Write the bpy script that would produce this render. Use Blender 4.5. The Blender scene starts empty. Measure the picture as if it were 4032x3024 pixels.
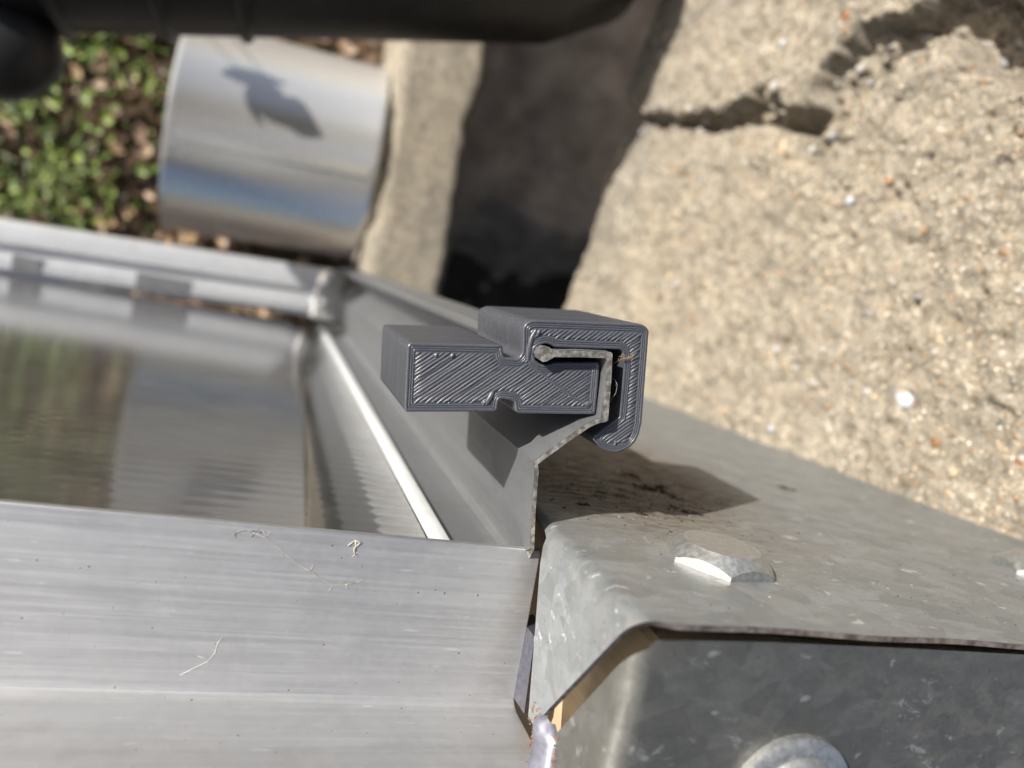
import bpy, bmesh, math, random
import numpy as np
from mathutils import Vector, Matrix

random.seed(7); RNG = np.random.default_rng(11)
scene = bpy.context.scene
COL = scene.collection
# ---------------------------------------------------------------- camera, sky, sun, exposure
# working frame, in millimetres measured from the lens: a = along the cross rails, d = down to the ground, n = out of the panel
H = 0.650                                   # height of the lens above the ground, metres
def W(a, d, n): return Vector((a/1000.0, n/1000.0, H - d/1000.0))
cam_data = bpy.data.cameras.new('camera'); cam = bpy.data.objects.new('camera', cam_data); COL.objects.link(cam)
cam_data.sensor_width = 36.0; cam_data.lens = 27.03
cam_data.clip_start = 0.004; cam_data.clip_end = 500.0
RIGHT = Vector((0.9357, 0.1977, 0.2908)); UP = Vector((-0.1520, 0.9739, -0.1721))
RIGHT.normalize(); BACK = RIGHT.cross(UP).normalized(); UP = BACK.cross(RIGHT).normalized()
cam.matrix_world = Matrix(((RIGHT.x, UP.x, BACK.x, 0), (RIGHT.y, UP.y, BACK.y, 0), (RIGHT.z, UP.z, BACK.z, H), (0, 0, 0, 1)))
cam_data.dof.use_dof = True; cam_data.dof.focus_distance = 0.110; cam_data.dof.aperture_fstop = 14.0
scene.camera = cam

SUN_TO = Vector((-0.757, 0.462, 0.462)).normalized()          # towards the sun
sun_el = math.asin(SUN_TO.z); sun_az = math.atan2(SUN_TO.x, SUN_TO.y)
world = bpy.data.worlds.new('World'); scene.world = world; world.use_nodes = True
wn = world.node_tree; bg = wn.nodes['Background']
sky = wn.nodes.new('ShaderNodeTexSky'); sky.sky_type = 'NISHITA'; sky.sun_disc = False
sky.sun_elevation = sun_el; sky.sun_rotation = sun_az; sky.air_density = 0.9; sky.dust_density = 3.0; sky.ozone_density = 1.0
wn.links.new(sky.outputs[0], bg.inputs[0]); bg.inputs[1].default_value = 0.07
sl = bpy.data.lights.new('sun', 'SUN'); sl.energy = 4.9; sl.angle = math.radians(0.53); sl.color = (1.0, 0.95, 0.87)
so = bpy.data.objects.new('sun', sl); COL.objects.link(so); so.rotation_euler = SUN_TO.to_track_quat('Z', 'Y').to_euler()
vs = scene.view_settings; vs.view_transform = 'Standard'; vs.look = 'None'; vs.exposure = 0.82; vs.gamma = 1.0; vs.use_curve_mapping = False
scene.cycles.max_bounces = 8; scene.cycles.transmission_bounces = 6; scene.cycles.caustics_refractive = False
scene.cycles.use_denoising = True; scene.cycles.sample_clamp_indirect = 6.0

# ---------------------------------------------------------------- helpers
def tag(o, label=None, cat=None, group=None, kind=None):
    if label: o['label'] = label
    if cat: o['category'] = cat
    if group: o['group'] = group
    if kind: o['kind'] = kind
    return o
def thing(name, at, label, cat, group=None):
    o = bpy.data.objects.new(name, None); o.empty_display_size = 0.01; COL.objects.link(o); o.location = at
    return tag(o, label, cat, group)
def origin(p):
    v = Vector((0, 0, 0))
    while p is not None: v += p.location; p = p.parent
    return v
def build(name, verts, faces, mat, parent=None, smooth=False, autosmooth=None, raw=False):
    """verts in (a, d, n) millimetres; a mesh object whose coordinates are relative to its parent"""
    V = np.array(verts, dtype=float).reshape(-1, 3)
    Wd = np.stack([V[:, 0], V[:, 2], 1000*H - V[:, 1]], 1)/1000.0
    o0 = origin(parent); Wd = Wd - np.array(o0)
    me = bpy.data.meshes.new(name); me.from_pydata(Wd.tolist(), [], faces); me.update()
    if not raw:
        bm = bmesh.new(); bm.from_mesh(me); bmesh.ops.recalc_face_normals(bm, faces=bm.faces)
        if autosmooth is not None:
            ca = math.radians(autosmooth)
            for f in bm.faces: f.smooth = True
            for ed in bm.edges:
                ed.smooth = not (len(ed.link_faces) == 2 and ed.calc_face_angle(0) > ca)
        bm.to_mesh(me); bm.free()
    if smooth and autosmooth is None:
        me.polygons.foreach_set('use_smooth', [True]*len(me.polygons))
    if mat is not None: me.materials.append(mat)
    o = bpy.data.objects.new(name, me); COL.objects.link(o)
    if parent is not None: o.parent = parent
    return o
def prism(poly, d0, d1, skew=None):
    """closed profile [(a, n)] extruded along d"""
    k = len(poly); V = [(a, d0, n) for a, n in poly] + [(a, d1, n) for a, n in poly]
    F = [(i, (i+1) % k, k+(i+1) % k, k+i) for i in range(k)] + [tuple(range(k))[::-1], tuple(range(k, 2*k))]
    return V, F
def extr(pts, off):
    """closed polygon of 3-d points swept by the vector off"""
    k = len(pts); V = [tuple(p) for p in pts] + [tuple(np.array(p)+np.array(off)) for p in pts]
    F = [(i, (i+1) % k, k+(i+1) % k, k+i) for i in range(k)] + [tuple(range(k))[::-1], tuple(range(k, 2*k))]
    return V, F
def join(*parts):
    V, F = [], []
    for v, f in parts:
        b = len(V); V += [tuple(x) for x in v]; F += [tuple(i+b for i in q) for q in f]
    return V, F
def tube(path, rad, seg=10, cap=True):
    path = [np.array(p, float) for p in path]; V, F = [], []
    rad = rad if hasattr(rad, '__len__') else [rad]*len(path)
    up = None
    for i, p in enumerate(path):
        t = path[min(i+1, len(path)-1)] - path[max(i-1, 0)]; t /= np.linalg.norm(t)+1e-12
        if up is None:
            up = np.cross(t, [0, 0, 1.0]);
            if np.linalg.norm(up) < .1: up = np.cross(t, [1.0, 0, 0])
        up = up - t*(up@t); up /= np.linalg.norm(up); s = np.cross(t, up)
        for j in range(seg):
            an = 2*math.pi*j/seg; V.append(tuple(p + rad[i]*(math.cos(an)*up + math.sin(an)*s)))
    for i in range(len(path)-1):
        for j in range(seg):
            F.append((i*seg+j, i*seg+(j+1) % seg, (i+1)*seg+(j+1) % seg, (i+1)*seg+j))
    if cap: F += [tuple(range(seg))[::-1], tuple(range((len(path)-1)*seg, len(path)*seg))]
    return V, F
def hash2(ix, iy, seed):
    h = (ix.astype(np.int64)*374761393 + iy.astype(np.int64)*668265263 + seed*982451653) & 0xffffffff
    h = ((h ^ (h >> 13))*1274126177) & 0xffffffff
    return ((h ^ (h >> 16)) & 0xffff)/65535.0
def vnoise(x, y, seed=0):
    ix, iy = np.floor(x), np.floor(y); fx, fy = x-ix, y-iy
    fx = fx*fx*(3-2*fx); fy = fy*fy*(3-2*fy)
    a = hash2(ix, iy, seed); b = hash2(ix+1, iy, seed); c = hash2(ix, iy+1, seed); d = hash2(ix+1, iy+1, seed)
    return (a*(1-fx)+b*fx)*(1-fy) + (c*(1-fx)+d*fx)*fy
def fbm(x, y, seed=0, oct=4):
    s = 0; amp = 1; t = 0
    for o in range(oct):
        s = s + amp*vnoise(x*2**o, y*2**o, seed+o*17); t += amp; amp *= .55
    return s/t - .5
def gridmesh(P, nu, nv):
    F = [(i*nv+j, i*nv+j+1, (i+1)*nv+j+1, (i+1)*nv+j) for i in range(nu-1) for j in range(nv-1)]
    return P.reshape(-1, 3), F

# ---------------------------------------------------------------- materials
class M:
    def __init__(s, name):
        s.m = bpy.data.materials.new(name); s.m.use_nodes = True; s.t = s.m.node_tree; s.b = s.t.nodes['Principled BSDF']; s.co = None
    def n(s, typ, **kw):
        nd = s.t.nodes.new(typ)
        for k, v in kw.items(): setattr(nd, k, v)
        return nd
    def l(s, a, b): s.t.links.new(a, b)
    def coord(s, scale=(1000, 1000, 1000), rot=(0, 0, 0)):
        if s.co is None: s.co = s.n('ShaderNodeTexCoord')
        mp = s.n('ShaderNodeMapping'); mp.inputs['Scale'].default_value = scale; mp.inputs['Rotation'].default_value = rot
        s.l(s.co.outputs['Object'], mp.inputs[0]); return mp.outputs[0]
    def noise(s, co, scale, detail=4, rough=.55, dist=0.0):
        nd = s.n('ShaderNodeTexNoise'); nd.inputs['Scale'].default_value = scale; nd.inputs['Detail'].default_value = detail
        nd.inputs['Roughness'].default_value = rough; nd.inputs['Distortion'].default_value = dist; s.l(co, nd.inputs['Vector']); return nd.outputs[0]
    def voro(s, co, scale, feature='F1', out='Distance', rand=1.0):
        nd = s.n('ShaderNodeTexVoronoi'); nd.feature = feature; nd.inputs['Scale'].default_value = scale; nd.inputs['Randomness'].default_value = rand
        s.l(co, nd.inputs['Vector']); return nd.outputs[out]
    def ramp(s, f, stops, interp='LINEAR'):
        nd = s.n('ShaderNodeValToRGB'); r = nd.color_ramp; r.interpolation = interp
        while len(r.elements) < len(stops): r.elements.new(0.5)
        for e, (p, c) in zip(r.elements, stops):
            e.position = p; e.color = (c, c, c, 1) if not hasattr(c, '__len__') else (*c, 1)
        s.l(f, nd.inputs[0]); return nd.outputs[0]
    def mix(s, f, a, b, blend='MIX'):
        nd = s.n('ShaderNodeMix'); nd.data_type = 'RGBA'; nd.blend_type = blend
        for i, v in ((0, f), (6, a), (7, b)):
            if isinstance(v, (int, float)): nd.inputs[i].default_value = v
            elif isinstance(v, tuple): nd.inputs[i].default_value = (*v, 1)
            else: s.l(v, nd.inputs[i])
        return nd.outputs[2]
    def math(s, op, a, b=None):
        nd = s.n('ShaderNodeMath'); nd.operation = op
        for i, v in ((0, a), (1, b)):
            if v is None: continue
            if isinstance(v, (int, float)): nd.inputs[i].default_value = v
            else: s.l(v, nd.inputs[i])
        return nd.outputs[0]
    def bump(s, h, dist_mm, strength=1.0, prev=None):
        nd = s.n('ShaderNodeBump'); nd.inputs['Distance'].default_value = dist_mm/1000.0; nd.inputs['Strength'].default_value = strength
        s.l(h, nd.inputs['Height'])
        if prev is not None: s.l(prev, nd.inputs['Normal'])
        return nd.outputs[0]
    def set(s, **kw):
        for k, v in kw.items():
            i = s.b.inputs[{'base': 'Base Color', 'rough': 'Roughness', 'metal': 'Metallic', 'normal': 'Normal', 'spec': 'Specular IOR Level',
                            'trans': 'Transmission Weight', 'ior': 'IOR', 'aniso': 'Anisotropic', 'coat': 'Coat Weight', 'sub': 'Subsurface Weight'}[k]]
            if isinstance(v, tuple): i.default_value = (*v, 1)
            elif isinstance(v, (int, float)): i.default_value = v
            else: s.l(v, i)
        return s.m

def mat_plastic():
    m = M('dark_grey_plastic'); co = m.coord()
    nz = m.noise(co, 2.2, 3); f = m.noise(co, 14, 2)
    lay = m.coord((60, 60, 5200)); ln = m.noise(lay, 1.0, 1)
    m.set(base=m.ramp(nz, [(.3, (.050, .054, .066)), (.7, (.066, .070, .083))]), rough=m.ramp(ln, [(.3, .26), (.7, .40)]), spec=.6,
          normal=m.bump(f, .02, .4, m.bump(ln, .03, .5)))
    return m.m
def mat_alu(name, axis, base=(.60, .60, .61), rough=(.30, .46), diff=.0, scratch=.5):
    """mill-finish aluminium with drawing lines along the given axis (0 = X, 1 = Y, 2 = Z)"""
    m = M(name); sc = [900.0]*3; sc[axis] = 14.0
    st = m.noise(m.coord(tuple(sc)), 2.2, 4, .7); sc2 = [260.0]*3; sc2[axis] = 5.0
    st2 = m.noise(m.coord(tuple(sc2)), 1.0, 3, .6)
    co = m.coord(); big = m.noise(co, .11, 4, .6); dust = m.noise(co, .9, 5, .65)
    c = m.mix(m.ramp(st2, [(.30, 0.0), (.72, 1.0)]), tuple(x*.92 for x in base), tuple(min(1, x*1.06) for x in base))
    c = m.mix(m.ramp(st, [(.45, 0.0), (.8, scratch)]), c, tuple(min(1, x*1.35) for x in base))
    sc3 = [1300.0]*3; sc3[axis] = 170.0
    dash = m.math('MULTIPLY', m.ramp(m.voro(m.coord(tuple(sc3)), .55), [(.10, 1.0), (.16, 0.0)]), m.ramp(m.noise(co, .35, 3), [(.50, 0.0), (.60, .8)]))
    c = m.mix(m.math('MULTIPLY', dash, .6), c, tuple(min(1, x*1.5) for x in base))
    smg = m.ramp(m.noise(co, .10, 5, .65, .6), [(.52, 0.0), (.68, .30)]); c = m.mix(smg, c, tuple(x*.62 for x in base))
    spots = m.ramp(m.voro(co, .55), [(.07, 1.0), (.11, 0.0)])
    keep = m.ramp(m.noise(co, .16, 3), [(.47, 0.0), (.56, 1.0)])
    sp = m.math('MULTIPLY', spots, keep)
    c = m.mix(sp, c, (.10, .09, .075))
    c = m.mix(m.ramp(dust, [(.55, 0.0), (.8, .16)]), c, (.30, .29, .27))
    pale = m.math('MULTIPLY', m.ramp(m.noise(co, .55, 4, .6), [(.68, 0.0), (.73, .6)]), m.ramp(big, [(.52, 0.), (.62, 1.)]))
    c = m.mix(pale, c, (.62, .63, .64))
    met = m.math('SUBTRACT', 1.0-diff, m.math('MULTIPLY', m.math('MAXIMUM', sp, m.ramp(dust, [(.5, 0.0), (.85, .2)])), .7))
    r = m.math('ADD', m.ramp(st, [(.3, rough[0]), (.7, rough[1])]), m.math('MULTIPLY', m.math('ADD', big, smg), .16))
    m.set(base=c, metal=met, rough=r, normal=m.bump(st, .007, .45))
    return m.m
def mat_cut():
    m = M('raw_sawn_edge'); co = m.coord(); nz = m.noise(co, 1.1, 3, .6); st = m.noise(m.coord((2600, 700, 700), (0, .5, 0)), 1.0, 2, .6)
    c = m.mix(m.ramp(nz, [(.4, 0.), (.62, 1.)]), (.17, .155, .13), (.40, .385, .35))
    m.set(base=c, metal=.6, rough=m.ramp(st, [(.3, .30), (.7, .6)]), normal=m.bump(st, .06, .6, m.bump(nz, .25, .6))); return m.m
def mat_galv(name, tint=(.215, .233, .246), dusty=.30, metal=.42, dirt_shade=None, bloom=.5, ro=.0):
    m = M(name); co = m.coord()
    sp = m.voro(m.coord((760, 1000, 1000)), .26, out='Color'); sep = m.n('ShaderNodeSeparateColor'); m.l(sp, sep.inputs[0])
    blot = m.noise(m.coord((700, 1000, 1000)), .30, 6, .72, .5); fine = m.noise(co, 1.7, 4, .6)
    c = m.mix(m.ramp(sep.outputs[0], [(0, 0.), (1, 1.)]), tuple(x*.84 for x in tint), tuple(x*1.14 for x in tint))
    c = m.mix(m.ramp(blot, [(.44, 0.), (.60, .55)]), c, tuple(x*.72 for x in tint))
    wr = m.ramp(m.noise(m.coord((620, 1000, 1000)), .42, 6, .7, .5), [(.61, 0.), (.66, bloom)])       # white zinc bloom
    c = m.mix(wr, c, (.50, .53, .55))
    tan = m.math('MULTIPLY', m.ramp(m.noise(m.coord((600, 1000, 1000)), .45, 6, .7, .4), [(.46, 0.), (.60, dusty)]), m.ramp(m.noise(co, .03, 3), [(.38, .15), (.60, 1.)]))
    c = m.mix(tan, c, (.25, .21, .155))
    if dirt_shade:      # brown dirt beside the rail, with clip-shadow darkening painted into the colour
        fx, fz, fr_ = dirt_shade; ob = m.n('ShaderNodeVectorMath'); ob.operation = 'SUBTRACT'; ob.inputs[1].default_value = (fx, 0, fz); m.l(m.co.outputs['Object'], ob.inputs[0])
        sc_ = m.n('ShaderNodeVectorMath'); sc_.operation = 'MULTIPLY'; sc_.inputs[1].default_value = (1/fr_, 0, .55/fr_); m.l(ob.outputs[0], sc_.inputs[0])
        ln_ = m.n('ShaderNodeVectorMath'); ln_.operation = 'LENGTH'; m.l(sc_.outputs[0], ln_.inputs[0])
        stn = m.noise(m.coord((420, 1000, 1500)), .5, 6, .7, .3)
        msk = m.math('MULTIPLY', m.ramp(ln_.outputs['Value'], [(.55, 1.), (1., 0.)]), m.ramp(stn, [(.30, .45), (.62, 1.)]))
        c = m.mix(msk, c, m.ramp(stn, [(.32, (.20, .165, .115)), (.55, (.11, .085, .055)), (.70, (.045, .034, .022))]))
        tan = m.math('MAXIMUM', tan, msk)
    pit = m.math('MULTIPLY', m.ramp(m.voro(co, .65), [(.06, 1.), (.10, 0.)]), m.ramp(m.noise(co, .2, 2), [(.52, 0.), (.6, 1.)]))
    c = m.mix(pit, c, (.05, .04, .03))
    met = m.math('SUBTRACT', metal, m.math('MULTIPLY', m.math('MAXIMUM', wr, tan), .6))
    m.set(base=c, metal=met, rough=m.math('ADD', m.ramp(fine, [(.3, .36+ro), (.7, .50+ro)]), m.math('MULTIPLY', tan, .35)), spec=m.math('SUBTRACT', .5, m.math('MULTIPLY', tan, .45)), normal=m.bump(fine, .03, .6, m.bump(blot, .25, .25))); return m.m
def mat_shade_metal(name, base, rough, metal=1.0, bump=.02):
    m = M(name); co = m.coord(); nz = m.noise(co, 1.2, 5, .6)
    m.set(base=m.mix(m.ramp(nz, [(.35, 0.), (.65, 1.)]), tuple(x*.8 for x in base), tuple(min(1, x*1.12) for x in base)), metal=metal,
          rough=m.ramp(nz, [(.3, rough*.85), (.7, rough*1.2)]), normal=m.bump(m.noise(co, 4, 3), bump, .5)); return m.m
def mat_dull(name, c0, c1, scale, rough=.85, bump=.3, spec=.3, detail=5):
    m = M(name); co = m.coord(); nz = m.noise(co, scale, detail, .6)
    m.set(base=m.ramp(nz, [(.34, c0), (.66, c1)]), rough=rough, spec=spec, normal=m.bump(nz, bump, .7)); return m.m
def mat_concrete(name, tan=1.0):
    m = M(name); co = m.coord()
    big = m.noise(co, .018, 4, .55); mid = m.noise(co, .09, 5, .6); grit = m.noise(co, 1.3, 5, .75); fine = m.noise(co, 4.0, 3, .7)
    c = m.mix(m.ramp(big, [(.36, 0.), (.64, 1.)]), (.36, .315, .24), (.34, .315, .27))
    vb = m.n('ShaderNodeTexVoronoi'); vb.inputs['Scale'].default_value = .26; m.l(co, vb.inputs['Vector']); sb_ = m.n('ShaderNodeSeparateColor'); m.l(vb.outputs['Color'], sb_.inputs[0])
    stone_c = m.ramp(sb_.outputs[0], [(0, (.50, .48, .44)), (.22, (.16, .155, .15)), (.40, (.40, .35, .28)), (.60, (.24, .21, .17)), (.76, (.55, .51, .44)), (.92, (.28, .19, .11))], 'CONSTANT')
    c = m.mix(m.math('MULTIPLY', m.ramp(vb.outputs['Distance'], [(.28, 1.), (.36, 0.)]), m.ramp(sb_.outputs[1], [(.42, 0.), (.48, .8)])), c, stone_c)
    c = m.mix(m.ramp(mid, [(.42, 0.), (.60, .85)]), c, (.27, .25, .205))
    md2 = m.noise(co, .24, 4, .65); c = m.mix(m.ramp(md2, [(.50, 0.), (.62, .85)]), c, (.165, .15, .125)); c = m.mix(m.ramp(md2, [(.32, .8), (.42, 0.)]), c, (.52, .47, .385))
    c = m.mix(m.ramp(grit, [(.42, .8), (.54, 0.)]), c, (.15, .125, .09))
    c = m.mix(m.ramp(fine, [(.55, 0.), (.72, .5)]), c, (.60, .52, .40))
    vc = m.n('ShaderNodeTexVoronoi'); vc.inputs['Scale'].default_value = .62; m.l(co, vc.inputs['Vector'])      # sand grains of several colours
    grain = m.ramp(vc.outputs['Distance'], [(.22, 1.0), (.30, 0.0)])
    sepc = m.n('ShaderNodeSeparateColor'); m.l(vc.outputs['Color'], sepc.inputs[0])
    gcol = m.ramp(sepc.outputs[0], [(0.0, (.16, .15, .14)), (.14, (.42, .40, .37)), (.30, (.36, .20, .08)), (.40, (.50, .45, .36)), (.62, (.22, .19, .15)), (.74, (.62, .60, .55)), (.88, (.45, .33, .20))], 'CONSTANT')
    c = m.mix(m.math('MULTIPLY', grain, m.ramp(sepc.outputs[1], [(.38, 0.), (.45, .85)])), c, gcol)
    stain = m.noise(co, .035, 5, .62, .8); c = m.mix(m.ramp(stain, [(.50, 0.), (.66, .55)]), c, (.155, .14, .115))
    h = m.math('ADD', m.math('MULTIPLY', grit, .7), m.math('MULTIPLY', grain, .25))
    m.set(base=c, rough=.9, spec=.25, normal=m.bump(h, .9, 1.0)); return m.m

MAT_PLASTIC = mat_plastic()
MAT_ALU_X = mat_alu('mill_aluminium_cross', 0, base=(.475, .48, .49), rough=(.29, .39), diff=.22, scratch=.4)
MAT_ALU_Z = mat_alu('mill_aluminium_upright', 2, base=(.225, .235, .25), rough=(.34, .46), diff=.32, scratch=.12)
MAT_CUT = mat_cut()
MAT_GALV = mat_galv('galvanised_steel', dirt_shade=((66-90)/1000.0, (360-155)/1000.0, .042))
MAT_GALV_DARK_REFL = mat_galv('galvanised_steel_dark_reflection', tint=(.150, .150, .140), dusty=.14, metal=.74, bloom=.25, ro=.10)  # tint darkened to stand in for a dark reflection in the front plate
MAT_BOLT = mat_shade_metal('zinc_plated_bolt', (.40, .41, .41), .42, .8)
MAT_RUST = mat_dull('rusty_edge', (.05, .043, .042), (.15, .13, .125), .7, .7, .15)
MAT_WALL = mat_concrete('weathered_concrete')

# ---------------------------------------------------------------- ground, kerb, gutter, wall
def soil():
    m = M('soil'); co = m.coord(); a = m.noise(co, .05, 6, .65); b = m.noise(co, .22, 5, .65)
    c = m.mix(m.ramp(a, [(.38, 0.), (.62, 1.)]), (.035, .022, .012), (.12, .082, .050))
    c = m.mix(m.ramp(b, [(.5, 0.), (.72, .7)]), c, (.22, .16, .10))
    m.set(base=c, rough=.95, spec=.15, normal=m.bump(b, 6, .9)); return m.m
MAT_SOIL = soil()
R_ = 60000.0
V, F = [], []
g = [-R_, -900, R_]
ground = build('ground', [(-R_, 664, -R_), (R_, 664, -R_), (R_, 664, R_), (-R_, 664, R_)], [(0, 1, 2, 3)],
               mat_dull('earth', (.05, .035, .02), (.14, .10, .065), .03, .95, 8), None)
# the gutter is dug into the ground, so the sheet is cut there
bpy.data.objects.remove(ground)
def sheet_with_hole(a0, a1, n0, n1, d):
    A = [-R_, a0, a1, R_]; N = [-R_, n0, n1, R_]
    V = [(a, d, n) for a in A for n in N]; F = [(i*4+j, i*4+j+1, (i+1)*4+j+1, (i+1)*4+j) for i in range(3) for j in range(3) if not (i == 1 and j == 1)]
    return V, F
V, F = sheet_with_hole(120, 520, -420, 900, 664)
ground = tag(build('ground', V, F, mat_dull('earth', (.05, .035, .02), (.14, .10, .065), .03, .95, 8)), kind='structure')
nu, nv = 190, 260
A, N = np.meshgrid(np.linspace(-420, 69, nu), np.linspace(-330, 420, nv), indexing='ij')
hgt = 14*fbm(A/60, N/60, 3, 3) + 12*fbm(A/14, N/14, 5, 4)
V, F = gridmesh(np.stack([A, 650 - hgt, N], -1), nu, nv)
tag(build('soil', V, F, MAT_SOIL, None, smooth=True), kind='structure')

def wobble_block(a0, a1, d0, d1, n0, n1, res, amp, seed, rag=3.0):
    """long block with a worn top (facing up) and ragged long edges: top sheet plus two sides"""
    nu = int((a1-a0)/res)+1; nv = int((n1-n0)/res)+1
    u = np.linspace(0, 1, nu); vv = np.linspace(n0, n1, nv); U, Nn = np.meshgrid(u, vv, indexing='ij')
    left = a0 + rag*fbm(vv/30, vv*0+seed, seed, 3)*2; right = a1 + rag*fbm(vv/26, vv*0+seed+9, seed+5, 4)*2
    Aa = left[None, :]*(1-U) + right[None, :]*U
    edge = np.minimum(U, 1-U)*(a1-a0)
    Dd = d0 - amp*fbm(Aa/9, Nn/9, seed, 4) + 6*np.clip(1-edge/6, 0, 1)**2
    top = np.stack([Aa, Dd, Nn], -1); P = [top.reshape(-1, 3)]; F = gridmesh(top, nu, nv)[1]; V = top.reshape(-1, 3).tolist()
    for row in (0, nu-1):
        b = len(V); V += [(V[row*nv+j][0], d1, V[row*nv+j][2]) for j in range(nv)]
        F += [(row*nv+j, row*nv+j+1, b+j+1, b+j) for j in range(nv-1)]
    return V, F
V, F = wobble_block(58.5, 113, 524, 800, -400, 700, 3.0, 2.0, 21, 6.5)
MAT_KERB = mat_concrete('kerb_concrete')
tag(build('concrete_kerb', V, F, MAT_KERB, None, smooth=True), kind='structure')
nu, nv = 90, 150
A, N = np.meshgrid(np.linspace(100, 530, nu), np.concatenate([np.linspace(-430, 20, 40), np.linspace(24, 130, 70), np.linspace(140, 905, 40)]), indexing='ij')
brk = 78 + 26*fbm(A/40, A*0+2, 9, 3)
V, F = gridmesh(np.stack([A, 742 - 10*fbm(A/30, N/30, 8, 4) + 96*np.clip((brk-N)/55, 0, 1)**1.3, N], -1), nu, nv)
tag(build('gutter', V, F, mat_dull('gutter_concrete', (.27, .225, .18), (.50, .43, .35), .03, .95, 1.5), None, smooth=True), kind='structure')
shade_sheet_v, shade_sheet_f = [(95, 836, -430), (530, 836, -430), (530, 836, 90), (95, 836, 90)], [(0, 1, 2, 3)]
tag(build('gutter_shade_sheet', shade_sheet_v, shade_sheet_f, mat_dull('gutter_shade_dark', (.03, .026, .02), (.07, .06, .048), .03, .6, 1.0), None), kind='structure')  # near-black sheet painted in for deep shade at the gutter's low end

# the wall: its face runs down (d) and out (n); a far line a = wa(d)
def wa(d): return 154.5 + (282.0-d)*0.0775
CRACK = [(370, 93), (356, 91), (324, 88), (293, 81), (268, 79.5), (250.6, 83), (236, 75.5), (223.7, 68), (216, 74), (217, 82), (209, 86.5), (205.5, 92.6), (195.6, 94), (186.5, 95), (181.7, 98.6), (172, 94.6), (164, 88.6), (154.5, 82), (142, 73), (120, 55)]
def seg_dist(D, N, pts):
    best = np.full(D.shape, 1e9); side = np.zeros(D.shape); par = np.zeros(D.shape); L = 0
    for (x0, y0), (x1, y1) in zip(pts[:-1], pts[1:]):
        dx, dy = x1-x0, y1-y0; l2 = dx*dx+dy*dy; t = np.clip(((D-x0)*dx+(N-y0)*dy)/l2, 0, 1)
        q = np.hypot(D-x0-t*dx, N-y0-t*dy); s = ((D-x0)*dy-(N-y0)*dx)/math.sqrt(l2)
        w = q < best; best = np.where(w, q, best); side = np.where(w, s, side); par = np.where(w, L+t*math.sqrt(l2), par); L += math.sqrt(l2)
    return best, side, par
def wall_relief(D, N):
    """how far the face stands out towards the left, mm"""
    h = 3.0*fbm(D/38, N/38, 31, 3) + 3.4*fbm(D/8, N/8, 33, 3) + 1.7*fbm(D/2.4, N/2.4, 35, 3)
    pit = np.clip(fbm(D/5.0, N/5.0, 37, 3)*4-.55, 0, 1); h = h - 2.6*pit*np.clip((330-D)/120, .25, 1)
    pit2 = np.clip(fbm(D/1.7, N/1.7, 39, 2)*4-.7, 0, 1); h = h - 1.3*pit2
    wob = 3.2*fbm(D/7, N/7, 41, 4)+.7*fbm(D/2.6, N/2.6, 43, 2); wob2 = 3.2*fbm(D/7+50, N/7, 47, 4)+.7*fbm(D/2.6+30, N/2.6, 49, 2)
    q, s, par = seg_dist(D+wob*2.4, N+wob2*2.4, CRACK)
    wide = 3.0 + 1.6*np.sin(par/17.0+1.0) + 5.5*np.clip((D-232)/-10, 0, 1)*np.clip((D-192)/8, 0, 1) + 4.0*np.clip((188-D)/16, 0, 1) + 3.0*np.clip((D-335)/15, 0, 1)
    wide = np.clip(wide, 2.4, 12)
    rubz = .55*np.clip((D-230)/-8, 0, 1)*np.clip((D-197)/6, 0, 1)
    rubz = np.maximum(rubz, .9*np.clip(fbm(D/16, N/16, 53, 2)*5+.1, 0, 1)*np.clip((D-232)/8, 0, 1))
    deep = 15.0*(1-rubz) + (9.5+9.0*fbm(D/4.0, N/4.0, 51, 3)*2)*rubz
    cr = np.clip((wide+1.0-q)/2.2, 0, 1); cr = cr*cr*(3-2*cr)
    lip = np.clip((wide+5.0-q)/5.0, 0, 1)*(1-cr)
    h = h - deep*cr - 1.2*lip
    # one side of the crack has slumped back a little
    h = h + 5.5/(1+np.exp(-np.clip(s, -40, 40)/.8))*np.clip(1-q/70, 0, 1)
    # crumbled hollow near the break and at the worn far corner
    h = h - 3.5*np.exp(-(((D-150)/16)**2+((N-62)/9)**2)) * (.6+fbm(D/3, N/3, 61, 3)*2)
    return h
wall_end = lambda n: 378.5 - .245*n
nu, nv = 520, 470
tt = np.linspace(0, 1, nu); nn = np.linspace(-60, 262, nv)
T, N = np.meshgrid(tt, nn, indexing='ij')
D0 = 74.0; T2 = T**1.25
endd = wall_end(N) + 5*fbm(N/14, N*0+3, 71, 4)
D = D0 + (endd-D0)*T2
relief = wall_relief(D, N)
Aw = wa(D) - relief + 5*np.clip(1-(endd-D)/5, 0, 1)**2
P = np.stack([Aw, D, N], -1)
V, F = gridmesh(P, nu, nv); V = V.tolist()
back = 520.0
def ring(idx):
    b = len(V)
    for i in idx: V.append((back, V[i][1], V[i][2]))
    for k in range(len(idx)-1): F.append((idx[k], idx[k+1], b+k+1, b+k))
ring([(nu-1)*nv+j for j in range(nv)]); ring([i*nv for i in range(nu)]); ring([i*nv+nv-1 for i in range(nu)]); ring([j for j in range(nv)])
wall = thing('concrete_wall', W(wa(378), 378, 0), 'sunlit sandy concrete wall split by a jagged crack', 'wall')
build('wall_face', V, F, MAT_WALL, wall, smooth=True)
# the wall's darker footing, set back behind the gutter
V, F = extr([(400, 352, -400), (400, 745, -400), (520, 745, -400), (520, 352, -400)], (0, 0, 1290))
build('footing', V, F, mat_dull('footing_concrete', (.08, .07, .055), (.16, .14, .11), .04, .95, 1.2), wall)

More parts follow.
